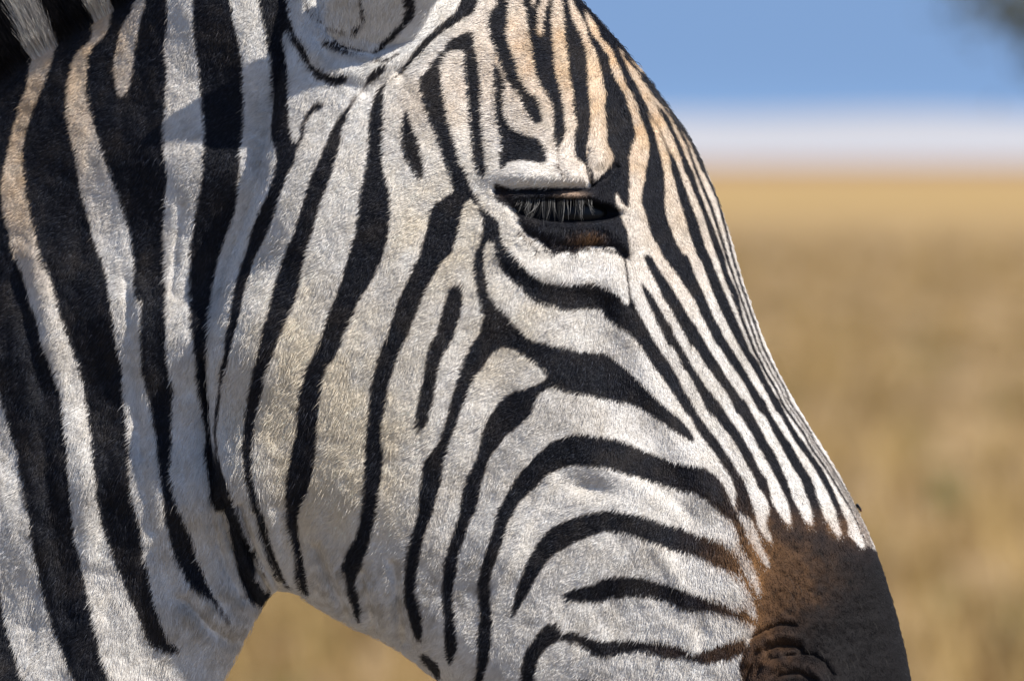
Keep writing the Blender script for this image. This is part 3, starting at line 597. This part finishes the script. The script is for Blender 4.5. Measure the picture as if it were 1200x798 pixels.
JAW = [(352, -30), (350, 30), (333, 90), (322, 150), (303, 230), (272, 310), (254, 390), (248, 450), (252, 510), (264, 570), (284, 620), (303, 660), (322, 694)]
_jaw = np.array(JAW)
def jaw_side(px, py):
    jx = np.interp(py, _jaw[:, 1], _jaw[:, 0])
    return px-jx
def relief(px, py):
    """outward swelling (+) and hollows (-), in drawing units"""
    r = np.zeros(px.shape)
    near = (px > -60) & (py < 1050)
    x = px[near]; y = py[near]; q = np.zeros(x.shape)
    def line(pts, amp, w): return amp*np.exp(-(sdist(x, y, pts)/w)**2)
    # cheek plate standing proud of the neck
    d = sdist(x, y, JAW); side = jaw_side(x, y); head = sstep(-6, 6, side)
    q += -42*(1-head)*np.exp(-d/100)-13*head*np.exp(-d/16)
    q += 10*gauss(x, y, 430, 430, 130, 190, .2)
    # folds of skin on neck and throat
    q += line([(213, 240), (207, 290), (203, 340)], -3, 5)+line([(240, 420), (247, 500), (250, 570), (252, 610), (264, 660), (285, 700)], -7, 6)+line([(222, 470), (230, 560), (240, 640), (258, 690)], 5, 9)
    q += line([(163, 340), (170, 420), (178, 520), (190, 610), (215, 690)], 5, 10)+line([(150, 330), (157, 420), (164, 520), (178, 620)], -4, 7)
    q += line([(40, 300), (62, 400), (90, 520), (105, 650)], 6, 14)+line([(20, 330), (45, 450), (60, 600), (80, 720)], -5, 12)
    q += line([(272, 600), (290, 660), (312, 690)], 9, 6)+line([(262, 600), (280, 668), (300, 708)], -10, 5)+line([(283, 590), (305, 650), (330, 690)], -9, 4)
    q += line([(215, 700), (245, 735), (272, 752)], -5, 7)+line([(230, 690), (262, 725), (290, 735)], 4, 10)
    q += line([(318, 600), (325, 640), (345, 690)], 5, 7)+line([(300, 600), (315, 640), (335, 688)], -5, 4)
    # folds under the jaw
    q += line([(372, 640), (385, 670), (410, 722)], -13, 6)+line([(380, 640), (395, 680), (416, 722)], 3, 9)+line([(441, 690), (450, 710), (455, 740)], 3, 8)+line([(462, 660), (468, 700), (474, 752)], -10, 6)+line([(425, 670), (432, 700), (438, 735)], -6, 5)
    q += line([(345, 600), (352, 640), (356, 690)], -5, 5)+line([(470, 745), (500, 775), (530, 815)], -8, 9)
    q += line([(400, 640), (470, 690), (560, 770), (640, 830)], 5, 30)
    # brow, eye socket, lids
    q += 22*gauss(x, y, 632, 205, 62, 15, .04)+11*gauss(x, y, 676, 204, 22, 14)+20*gauss(x, y, 704, 187, 15, 10, -.5)+6*gauss(x, y, 700, 170, 14, 30)
    q += line([(583, 222), (610, 222), (650, 221), (690, 219), (712, 208), (722, 196)], -11, 4.5)+line([(690, 176), (686, 200), (694, 218)], -7, 3)+line([(656, 190), (664, 207)], -4, 3)
    q += line([(600, 228), (630, 229), (665, 229), (695, 228)], 5, 5)
    op = ((x-664)/60)**2+((y-(247+.06*(x-664)))/14.5)**2
    q += -34*sstep(1.5, .45, op)
    q += line([(612, 262), (640, 273), (680, 276), (715, 277), (732, 284)], 3, 8)+line([(605, 225), (650, 225), (690, 224)], -3, 1.8)+line([(660, 284), (690, 286), (720, 288)], -3, 3)+line([(700, 262), (722, 272), (735, 290)], 4, 5)
    q += line([(600, 250), (622, 276), (655, 292), (700, 292), (735, 305)], -4, 7)
    q += gauss(x, y, 665, 278, 70, 14)*(2.2*vnoise(x, y, 6, 74)+1.2*vnoise(x, y, 3, 75))
    q += line([(731, 296), (735, 330), (738, 360)], -4, 5)
    q += -7*gauss(x, y, 560, 130, 30, 60)-6*gauss(x, y, 735, 225, 14, 35)+5*gauss(x, y, 575, 255, 30, 40)
    # ear root with its folds
    q += 16*gauss(x, y, 425, 10, 60, 50)+line([(345, -20), (356, 45), (385, 82), (430, 88), (475, 66), (520, 30), (560, -10)], 6, 10)+line([(372, -10), (378, 25), (400, 52), (440, 62), (468, 44), (490, 5)], -5, 5)
    q += line([(470, 84), (500, 55), (540, 22), (560, -10)], -12, 8)+line([(430, 110), (470, 85)], -5, 6)+5*gauss(x, y, 495, 90, 22, 14, -.6)
    # bones and veins of the face
    q += line([(722, 325), (750, 410), (790, 500), (830, 580)], 11, 24)+line([(742, 552), (775, 575), (808, 602)], -3, 9)+line([(690, 540), (745, 560), (790, 590)], 2.5, 14)
    q += -9*gauss(x, y, 690, 570, 28, 12, .2)-5*gauss(x, y, 800, 470, 22, 90, -.5)+6*gauss(x, y, 860, 700, 45, 50)-5*gauss(x, y, 815, 735, 12, 30, -.3)
    q += line([(885, 385), (905, 430), (930, 470)], 3, 7)-3*gauss(x, y, 905, 452, 12)
    q += line([(645, 560), (605, 640), (570, 720)], 3, 7)+line([(590, 300), (640, 322), (700, 332), (740, 345)], 5, 14)+line([(770, 640), (800, 690), (815, 760)], 3, 9)
    # nostril, its folds, lips
    q += -46*sstep(1.2, .5, ((x-945)/26)**2+((y-862)/44)**2)+line([(905, 800), (925, 783), (955, 790), (980, 815), (985, 860)], 9, 12)
    q += line([(880, 747), (893, 741), (905, 735), (916, 731), (931, 733)], -6, 3.2)+line([(899, 763), (911, 756), (929, 757), (938, 760)], -6, 3.4)+line([(922, 768), (940, 766), (955, 769), (966, 776), (975, 790)], -6, 3.8)
    q += line([(877, 773), (884, 760), (895, 750), (915, 743), (938, 746)], 6, 6)+line([(893, 775), (903, 766), (930, 763)], 6, 4.5)+line([(874, 798), (879, 778), (887, 762)], -7, 3.2)+line([(886, 792), (893, 776), (900, 768)], -5, 3)
    q += line([(884, 805), (900, 782), (918, 774), (948, 778), (968, 800)], 7, 6)+line([(905, 800), (915, 790), (935, 787), (955, 795)], -5, 3)+line([(930, 980), (870, 945), (800, 915)], -10, 6)
    low = gauss(x, y, 760, 760, 150, 110)
    q += low*(2.0*vnoise(x, y, 26, 21)+.7*vnoise(x, y, 11, 22))
    mzz = sstep(870, 910, x)*sstep(600, 660, y)
    q += mzz*(1.1*vnoise(x, y, 9, 71)+.8*vnoise(x, y, 4.5, 72)+1.2*vnoise(x, y, 22, 73))
    q += line([(600, 420), (565, 560), (520, 690)], -5, 28)+line([(470, 280), (500, 420), (480, 560)], 3, 40)
    q += 1.6*vnoise(x, y, 45, 23)+.6*vnoise(x, y, 12, 24)
    nk = sstep(320, 200, x)
    q += nk*(1.5*vnoise(x, y*.35, 18, 25)+.5*vnoise(x, y*.5, 8, 26))
    r[near] = q
    return r

M = 760
th = np.arange(M)*2*PI/M
ct, st = np.cos(th), np.sin(th)
NEX = np.where(ct > 0, 2.25, 2.25+1.0*np.clip(-ct*4, 0, 1))       # brow side rounder, jaw side flatter
vv = np.sign(ct)*np.abs(ct)**(2/NEX); ee = np.sign(st)*np.abs(st)**(2/NEX)
C = (T+B)/2; A = (T-B)/2
PX = C[:, 0:1]+A[:, 0:1]*vv[None]; PY = C[:, 1:2]+A[:, 1:2]*vv[None]
HW = halfwidth(PX, PY)*W[:, None]
RL = relief(PX, PY)*np.clip(np.abs(ee)*2.2, 0, 1)[None]*np.clip(W, 0, 1)[:, None]
YD = -(HW*ee[None]+np.sign(ee)[None]*RL*np.minimum(1, np.abs(HW*ee[None])/20))
def bend(px):
    t = np.clip((310-px)/120, 0, 1)
    return .48*(60*t*t+np.clip(190-px, 0, 900))        # neck and body lie turned a little away
def to_world(px, py, yd):
    return np.stack([(px-600)*K, (yd+bend(px))*K, ZC-(py-399)*K], -1)
POS = to_world(PX, PY, YD)
R = len(ts)
NRM = np.cross(np.gradient(POS, axis=0), (np.roll(POS, -1, 1)-np.roll(POS, 1, 1))/2)
NRM /= np.linalg.norm(NRM, axis=2, keepdims=True)+1e-12
ctr = to_world(C[:, 0], C[:, 1], np.zeros(R))[:, None]
if ((POS-ctr)*NRM).sum() < 0: NRM = -NRM

zebra = bpy.data.objects.new('zebra', None); col.objects.link(zebra)
zebra.location = (0, 0, 0)
tag(zebra, 'black and white striped zebra seen in profile, head lowered and eye half closed', 'zebra')

bv = [POS.reshape(-1, 3)]; bf = [grid_faces(R, M)]; bc = [coat_colour(PX.ravel(), PY.ravel())]
nv = R*M
FURSRC = [(POS, NRM, PX, PY)]
# ears (both), a cupped leaf on a bulbous root
def ear(sgn):
    ns, nt_ = 110, 120
    s = np.linspace(0, 1, ns)[:, None]; t = np.linspace(0, 2*PI, nt_, endpoint=False)[None]
    w = np.interp(s, [0, .03, .08, .15, .25, .45, .7, .88, .97, 1], [2, 32, 52, 60, 66, 80, 74, 46, 20, 1])
    dp = np.interp(s, [0, .03, .08, .15, .3, .6, 1], [2, 12, 18, 22, 32, 24, 1])
    ax = 428+83*s; ay = 62-275*s; yy = -(152+160*np.maximum(0, s-.05))
    cup = sstep(.42, .65, s)*.95
    u = w*np.cos(t); v = dp*np.sin(t)
    v = np.where(np.sin(t) < 0, v*(1-1.75*cup*(1-(u/(w+1e-6))**2)), v)   # hollow front
    a = .9                                                        # opening turned outwards and forwards
    px = ax+u*math.cos(a*.35)+v*math.sin(.2)*0; py = ay+.12*u
    yd = yy+v-.25*u*s
    px = px+2.5*vnoise(px*1.0, py, 14, 31)*(s > .02)
    yd = yd-4*np.exp(-(sdist(px, py, [(372, -10), (378, 25), (400, 50), (440, 60)])/5)**2)*0
    P_ = to_world(px, py, yd)
    P_[..., 1] *= 1
    if sgn < 0: P_ = to_world(px, py, -yd)
    N_ = np.cross(np.gradient(P_, axis=0), (np.roll(P_, -1, 1)-np.roll(P_, 1, 1))/2)
    N_ /= np.linalg.norm(N_, axis=2, keepdims=True)+1e-12
    c_ = P_.mean(1, keepdims=True)
    if ((P_-c_)*N_)[:30].sum() < 0: N_ = -N_
    return P_, N_, px+0*yd, py+0*yd
for sgn in (1, -1):
    p_, n_, x_, y_ = ear(sgn)
    bv.append(p_.reshape(-1, 3)); bf.append(grid_faces(*p_.shape[:2])+nv); nv += p_.shape[0]*p_.shape[1]
    bc.append(coat_colour(x_.ravel(), y_.ravel())); FURSRC.append((p_, n_, x_, y_))
# legs and tail
def tube(pts, rad, nseg=20, per=12):
    pts = np.array(pts, float); rad = np.array(rad, float)
    t = np.linspace(0, len(pts)-1, (len(pts)-1)*per+1); i = np.clip(t.astype(int), 0, len(pts)-2); f = (t-i); f = f[:, None]
    p0 = pts[np.maximum(i-1, 0)]; p1 = pts[i]; p2 = pts[i+1]; p3 = pts[np.minimum(i+2, len(pts)-1)]
    c = .5*(2*p1+(p2-p0)*f+(2*p0-5*p1+4*p2-p3)*f*f+(3*p1-p0-3*p2+p3)*f**3)
    r = np.interp(t, np.arange(len(rad)), rad)
    a = np.linspace(0, 2*PI, nseg, endpoint=False)
    px = c[:, 0:1]+r[:, None]*np.cos(a); py = c[:, 1:2]+0*a; yd = c[:, 2:3]+.8*r[:, None]*np.sin(a)
    return px, py, yd
GRD = 399+ZC/K
for sy in (1, -1):
    for off, pts, rad in ((0, [(-900, 1650, 330), (-900, 2050, 330), (-880, 2450, 300), (-885, 2820, 290), (-880, 2920, 290), (-890, 3350, 285), (-885, 3440, 285), (-850, 3540, 285), (-830, 3600, 285), (-815, GRD, 285)], [250, 220, 130, 85, 95, 58, 75, 58, 85, 105]),
                          (0, [(-3150, 1400, 360), (-3100, 1900, 370), (-3180, 2300, 340), (-3330, 2600, 320), (-3370, 2730, 315), (-3300, 3250, 310), (-3290, 3400, 310), (-3260, 3530, 310), (-3240, 3600, 310), (-3225, GRD, 310)], [420, 340, 200, 110, 105, 62, 78, 60, 85, 105])):
        p3 = [(a+(60 if sy < 0 else 0), b, c*sy) for a, b, c in pts]
        px, py, yd = tube(p3, rad)
        bv.append(to_world(px, py, yd).reshape(-1, 3)); bf.append(grid_faces(*px.shape)+nv)
        k0 = nv+(px.shape[0]-1)*px.shape[1]
        nv += px.size
        cc = coat_colour(px.ravel(), py.ravel()); cc[py.ravel() > 3590] = (.03, .026, .022); bc.append(cc)
px, py, yd = tube([(-3600, 900, 0), (-3720, 1000, 0), (-3760, 1300, 10), (-3750, 1700, 20), (-3740, 2150, 15), (-3740, 2500, 10)], [50, 48, 38, 40, 70, 8])
bv.append(to_world(px, py, yd).reshape(-1, 3)); bf.append(grid_faces(*px.shape)+nv); nv += px.size
bc.append(coat_colour(px.ravel(), py.ravel()))
body = mesh_obj('body', np.concatenate(bv), np.concatenate(bf), mat('pelt', attr='coat', rough=.75, spec=.12), zebra, attr=('coat', np.concatenate(bc)))

# ---------------------------------------------------------------- fur
FLOW = np.array([ # drawing position, direction the hair lies
    (640, 60, -1, .05), (580, 150, -1, .1), (500, 110, -.8, .3), (700, 80, -.2, .5), (760, 150, .3, .9), (830, 300, .45, .9), (900, 450, .5, .87), (980, 580, .5, .9), (800, 420, .2, .9), (720, 320, -.2, .8),
    (640, 320, -.6, .5), (600, 450, -.8, .4), (700, 450, -.35, .55), (680, 560, -.6, .3), (760, 620, -.4, .5), (650, 700, -.7, .5), (760, 740, -.3, .7), (870, 690, .2, .9), (1000, 700, .4, .9), (950, 780, .2, 1),
    (400, 200, -.7, .7), (350, 350, -.6, .8), (430, 450, -.65, .75), (330, 550, -.3, .95), (480, 620, -.6, .75), (560, 700, -.5, .8), (420, 20, -.1, 1), (340, 100, -.6, .8),
    (200, 150, -.6, .8), (60, 150, -.85, .5), (100, 400, -.6, .8), (200, 450, -.35, .95), (60, 650, -.5, .85), (200, 700, -.2, 1), (-100, 300, -.8, .6)], float)
def flow(px, py):
    num = np.zeros((len(px), 2)); den = np.zeros(len(px))
    for x, y, a, b in FLOW:
        w = 1/((px-x)**2+(py-y)**2+60**2)**1.5
        num += w[:, None]*np.array((a, b)); den += w
    return num/den[:, None]

def fur_roots(src, n, want):
    P_, N_, X_, Y_ = src
    a = P_[:-1, :]; w1 = np.roll(P_, -1, 1)
    area = np.linalg.norm(np.cross(P_[1:, :]-a, w1[:-1]-a), axis=2)
    yd = a[..., 1]-bend(X_[:-1])*K
    wgt = area*want(X_[:-1], Y_[:-1], yd)
    cum = np.cumsum(wgt.ravel()); pick = np.searchsorted(cum, rng.random(n)*cum[-1])
    pick = np.minimum(pick, cum.size-1)
    Mm = P_.shape[1]
    i = pick//Mm; j = pick % Mm; jn = (j+1) % Mm
    f = rng.random(n)[:, None]; g = rng.random(n)[:, None]
    def bil(Q):
        return (Q[i, j]*(1-f)+Q[i+1, j]*f)*(1-g)+(Q[i, jn]*(1-f)+Q[i+1, jn]*f)*g
    p = bil(P_); nn = bil(N_); nn /= np.linalg.norm(nn, axis=1, keepdims=True)+1e-12
    return p, nn

def make_fur(src, n, want):
    p, nn = fur_roots(src, n, want)
    px = p[:, 0]/K+600; py = 399-(p[:, 2]-ZC)/K
    op = ((px-664)/60)**2+((py-(247+.06*(px-664)))/15)**2
    keep = op > 1.05
    keep &= ~((((px-945)/24)**2+((py-862)/42)**2 < 1))
    p, nn, px, py = p[keep], nn[keep], px[keep], py[keep]; n = len(p)
    ln = 6.5+3.5*gauss(px, py, 350, 470, 120, 200)+3*sstep(330, 250, px)*sstep(200, 600, py)+1*sstep(260, 200, px)
    ln -= 2.5*sstep(660, 760, px)*sstep(640, 500, py)
    ln = np.where(px > 880, np.minimum(ln, 3.5), ln)
    ln = ln*(1-.25*sstep(855, 900, px)*sstep(560, 620, py))
    ln += 3*sstep(700, 740, px)*sstep(180, 100, py)+5*gauss(px, py, 430, 25, 70, 45)
    ln *= 1-.5*gauss(px, py, 664, 250, 85, 45)
    ln += 4.5*gauss(px, py, 672, 280, 55, 12)
    ln *= .75+.5*rng.random(n)
    guard = rng.random(n) < .02*sstep(150, 330, px)+.004
    ln = np.where(guard, ln*1.45+.8, ln)
    d2 = flow(px, py)
    ang = .32*vnoise(px, py, 24, 41)+.12*vnoise(px, py, 8, 42)+.17*rng.standard_normal(n)
    ca, sa = np.cos(ang), np.sin(ang)
    dx = d2[:, 0]*ca-d2[:, 1]*sa; dz = -(d2[:, 0]*sa+d2[:, 1]*ca)
    t = np.stack([dx, np.zeros(n), dz], 1)
    t -= nn*(t*nn).sum(1, keepdims=True)
    t /= np.linalg.norm(t, axis=1, keepdims=True)+1e-9
    lift = np.clip(.18+.07*vnoise(px, py, 9, 43)+.05*rng.standard_normal(n), .04, .6)[:, None]
    lift = lift+np.where(guard, .22, 0)[:, None]
    L = (ln*K)[:, None]
    root = p-nn*(.8*K)
    mid = p+t*L*.5+nn*L*.5*(lift*1.25)
    tip = p+t*L*.97+nn*L*lift*.62
    pts = np.stack([root, mid, tip], 1)
    rad = (.31*K*(.8+.4*rng.random(n)))[:, None]*np.array((1.0, .85, .25))[None]
    # colour follows the root; a little mixing with the neighbours
    mixz = np.clip(gauss(px, py, 960, 622, 75, 24)+gauss(px, py, 890, 690, 38, 75, -.3)+.9*gauss(px, py, 660, 290, 60, 10), 0, 1)
    c = coat_colour(px+(.5+1.9*mixz)*rng.standard_normal(n), py+(.5+4.3*mixz)*rng.standard_normal(n), .10)
    lum = c.mean(1); dusty = (lum < .05) & (rng.random(n) < .10) & (px < 880)
    c[dusty] = c[dusty]*1.5+np.array((.020, .023, .030))
    return pts, rad, c

FUR_N = 900000
def want_main(X, Y, yd):
    w = np.where((X > -70) & (Y > -120) & (Y < 900), 1.0, .12)*np.where(X < -420, 0, 1)
    return w*np.where(yd < .012, 1.0, .22)
def want_ear(X, Y, yd):
    return np.where(Y > -60, 1.0, .25)
parts = [make_fur(FURSRC[0], FUR_N, want_main), make_fur(FURSRC[1], 26000, want_ear), make_fur(FURSRC[2], 7000, want_ear)]
fur_m = mat('fur', attr='tint', rough=.5, spec=.2)
fur = hair_obj('fur', np.concatenate([q[0] for q in parts]), np.concatenate([q[1] for q in parts]), np.concatenate([q[2] for q in parts]), fur_m, zebra)
tag(fur, kind='stuff')

# ---------------------------------------------------------------- mane
def make_mane():
    n = 200000
    tt = 16.2+rng.random(n)*10.3
    t_ = spline(RT, tt)
    off = rng.standard_normal(n)*17
    side = np.clip(off, -42, 42)
    px = t_[:, 0]; dl = 34*rng.random(n)**1.6; py = t_[:, 1]+dl+1
    side = np.sign(side)*9*np.sqrt(dl)*(.8+.2*rng.random(n))
    d = spline(RT, np.minimum(tt+.05, NB-1.01))-t_
    d /= np.linalg.norm(d, axis=1, keepdims=True)
    up = np.stack([d[:, 1], -d[:, 0]], 1)                 # perpendicular to the crest, upwards
    up = np.where(up[:, 1:2] > 0, -up, up)
    lean = -.05+.06*vnoise(px, py*0, 25, 51)+.05*rng.standard_normal(n)
    dr = up+d*lean[:, None]; dr /= np.linalg.norm(dr, axis=1, keepdims=True)
    L = (170+25*vnoise(px, px*0, 30, 52)+25*rng.standard_normal(n))
    L *= (sstep(16.0, 17.2, tt)*.6+.4)*(1-.85*sstep(3, 32, dl))*(.7+.5*rng.random(n))
    spx = 13*rng.standard_normal(n)+7*vnoise(px, side, 5, 54); spy = 6*rng.standard_normal(n)
    yo = side*1.0
    fan = (np.clip(side, -40, 40)*.6+10*rng.standard_normal(n))
    pts = []
    for s in (0, .33, .66, 1):
        q = np.stack([px, py], 1)+dr*(L*s)[:, None]+np.stack([4*vnoise(px, side, 9, 53)*s+spx*s*s*(L/170), spy*s*s*(L/170)], 1)
        pts.append(to_world(q[:, 0], q[:, 1], -(yo+fan*s*s*.8)))
    pts = np.stack(pts, 1)
    rad = (.32*K*(.7+.6*rng.random(n)))[:, None]*np.array((1, .9, .65, .15))[None]
    # stripes of the neck run on through the mane
    cx_, cy_ = px+d[:, 0]*0, t_[:, 1]+34
    c = coat_colour(cx_, cy_, .2)
    pale = c.mean(1) > .15
    c[pale] = c[pale]*.35+np.array((.82, .79, .74))*.65
    c[pale] *= (1+.15*rng.standard_normal(pale.sum()))[:, None]
    return pts, rad, np.clip(c, .004, .85)
mp_, mr_, mc_ = make_mane()
mane_m = mat('mane_hair', attr='tint', rough=.5, spec=.3)
_n = mane_m.node_tree; _b = _n.nodes['Principled BSDF']; _t = _n.nodes.new('ShaderNodeBsdfTranslucent'); _x = _n.nodes.new('ShaderNodeMixShader')
_n.links.new(_n.nodes['Attribute'].outputs['Color'], _t.inputs['Color']); _x.inputs[0].default_value = .45
_n.links.new(_b.outputs[0], _x.inputs[1]); _n.links.new(_t.outputs[0], _x.inputs[2]); _n.links.new(_x.outputs[0], _n.nodes['Material Output'].inputs['Surface'])
mane = hair_obj('mane', mp_, mr_, mc_, mane_m, zebra)
tag(mane, 'upright black and white striped mane along the crest of the neck', kind='stuff')

# ---------------------------------------------------------------- eyes and lashes
eye_m = mat('wet_eye', (.006, .005, .005), rough=.22, spec=.2)
lid_m = mat('lash_hair', attr='tint', rough=.5, spec=.4)
def surf_depth(px, py):
    """outer surface depth (drawing units) near a drawing position, on the near side"""
    k = np.argmin((PX[:, :M//2]-px)**2+(PY[:, :M//2]-py)**2)
    return YD[:, :M//2].ravel()[k]
ey = surf_depth(664, 200)
for sgn in (1, -1):
    a = np.linspace(0, PI, 40)[:, None]; b = np.linspace(0, 2*PI, 56, endpoint=False)[None]
    rr = 54.0
    ex = 664+rr*1.15*np.sin(a)*np.cos(b); ez = 251+rr*.95*np.cos(a)+0*b; eyd = ey+30+rr*.9+12+rr*.9*-np.sin(a)*np.sin(b)
    P_ = to_world(ex, ez, eyd)
    if sgn < 0: P_[..., 1] *= -1
    e = mesh_obj('eye', P_.reshape(-1, 3), grid_faces(40, 56), eye_m, zebra)
    # lashes hang from the upper lid over the eye
    n = 120
    cl = rng.integers(0, 17, n); cu = (np.arange(17)+.5+.5*(rng.random(17)-.5))/17; u = np.clip(cu[cl]+.022*rng.standard_normal(n), 0, 1); csw = 3.5*rng.standard_normal(17); x0 = 604+92*u; y0 = 231+2.5*np.sin(u*PI)+1.2*rng.standard_normal(n)
    d0 = np.array([surf_depth(x, 228) for x in np.linspace(600, 700, 26)]); d0 = np.interp(x0, np.linspace(600, 700, 26), d0)
    L = (15+15*np.sin(u*PI))*(.5+.8*rng.random(n))
    swing = (u-.45)*7+csw[cl]-(u-cu[cl])*92*.8+.9*rng.standard_normal(n)-3
    pts = []
    for s in (0, .35, .7, 1):
        pts.append(to_world(x0+swing*s*s, y0+L*(s-.12*s*s), d0+6-7*np.sin(s*1.5)*(.8+.3*u)))
    pts = np.stack(pts, 1)
    if sgn < 0: pts[..., 1] *= -1
    tone = np.where(rng.random(n) < .4, .24, .02)*(.6+.8*rng.random(n))
    lash = hair_obj('eyelashes', pts, (.19*K)*np.ones(n)[:, None]*np.array((1, .9, .7, .15))[None], tone[:, None]*np.array((1, .96, .9)), lid_m, zebra)
    tag(lash, kind='stuff')

# whiskers of the muzzle
n = 30
wx = 880+170*rng.random(n); wy = 640+250*rng.random(n)
okw = wx < 1000+(wy-640)*.3; wx, wy = wx[okw], wy[okw]; n = len(wx)
wd = np.array([surf_depth(a, b) for a, b in zip(wx, wy)])
L = 14+24*rng.random(n)
pts = np.stack([to_world(wx+L*s*.35, wy+L*s*s*.6, wd-L*s*.6) for s in (0, .33, .66, 1)], 1)
wh = hair_obj('whiskers', pts, (.25*K)*np.ones(n)[:, None]*np.array((1, .8, .6, .2))[None], np.ones((n, 1))*np.array((.06, .05, .04)), lid_m, zebra)
tag(wh, kind='stuff')

# ---------------------------------------------------------------- a fly resting on the bridge of the nose
fly = bpy.data.objects.new('fly', None); col.objects.link(fly)
fly.location = tuple(to_world(1007, 599, -4.0)); fly.rotation_euler = (0, .95, 0)
tag(fly, 'tiny dark fly sitting on the bridge of the zebra nose', 'fly')
def blob(name, cx, cz, rx, ry, rz, m, parent):
    a = np.linspace(0, PI, 9)[:, None]; b = np.linspace(0, 2*PI, 12, endpoint=False)[None]
    v = np.stack([cx+rx*np.cos(a)+0*b, ry*np.sin(a)*np.cos(b), cz+rz*np.sin(a)*np.sin(b)], -1)*K
    return mesh_obj(name, v.reshape(-1, 3), grid_faces(9, 12), m, parent)
fm = mat('fly_body', (.02, .018, .016), rough=.4)
blob('abdomen', -3.2, 2.6, 3.4, 2.1, 1.9, fm, fly); blob('thorax', .6, 2.9, 2.2, 1.9, 1.8, fm, fly); blob('head', 3.2, 2.6, 1.3, 1.6, 1.4, mat('fly_eye', (.09, .02, .012), rough=.3), fly)
wm = mat('fly_wing', (.14, .13, .12), rough=.3)
for s in (-1, 1):
    w = np.array([(.5, s*.6, 4.3), (-3.5, s*1.1, 4.7), (-6.8, s*2.7, 4.3), (-5.2, s*4.0, 4.1), (-1.5, s*2.6, 4.2)])*K
    wl = w.copy(); wl[:, 2] -= .12*K
    mesh_obj('wing', np.concatenate([w, wl]), [(0, 1, 2), (0, 2, 3), (0, 3, 4), (5, 7, 6), (5, 8, 7), (5, 9, 8), (0, 6, 1), (0, 5, 6), (1, 7, 2), (1, 6, 7), (2, 8, 3), (2, 7, 8), (3, 9, 4), (3, 8, 9), (4, 5, 0), (4, 9, 5)], wm, fly, smooth=False)
    for x in (-1.5, .6, 2.2):
        l = np.array([(x, s*1.2, 2.4), (x+.3, s*3.2, 3.0), (x+.2, s*4.0, -.2)])
        q = np.concatenate([l+np.array((.18, 0, 0)), l-np.array((.18, 0, .18)), l+np.array((0, .0, .2))])*K
        mesh_obj('leg', q, [(0, 1, 4), (0, 4, 3), (1, 2, 5), (1, 5, 4), (3, 4, 7), (3, 7, 6), (4, 5, 8), (4, 8, 7), (6, 7, 1), (6, 1, 0), (7, 8, 2), (7, 2, 1)], fm, fly, smooth=False)
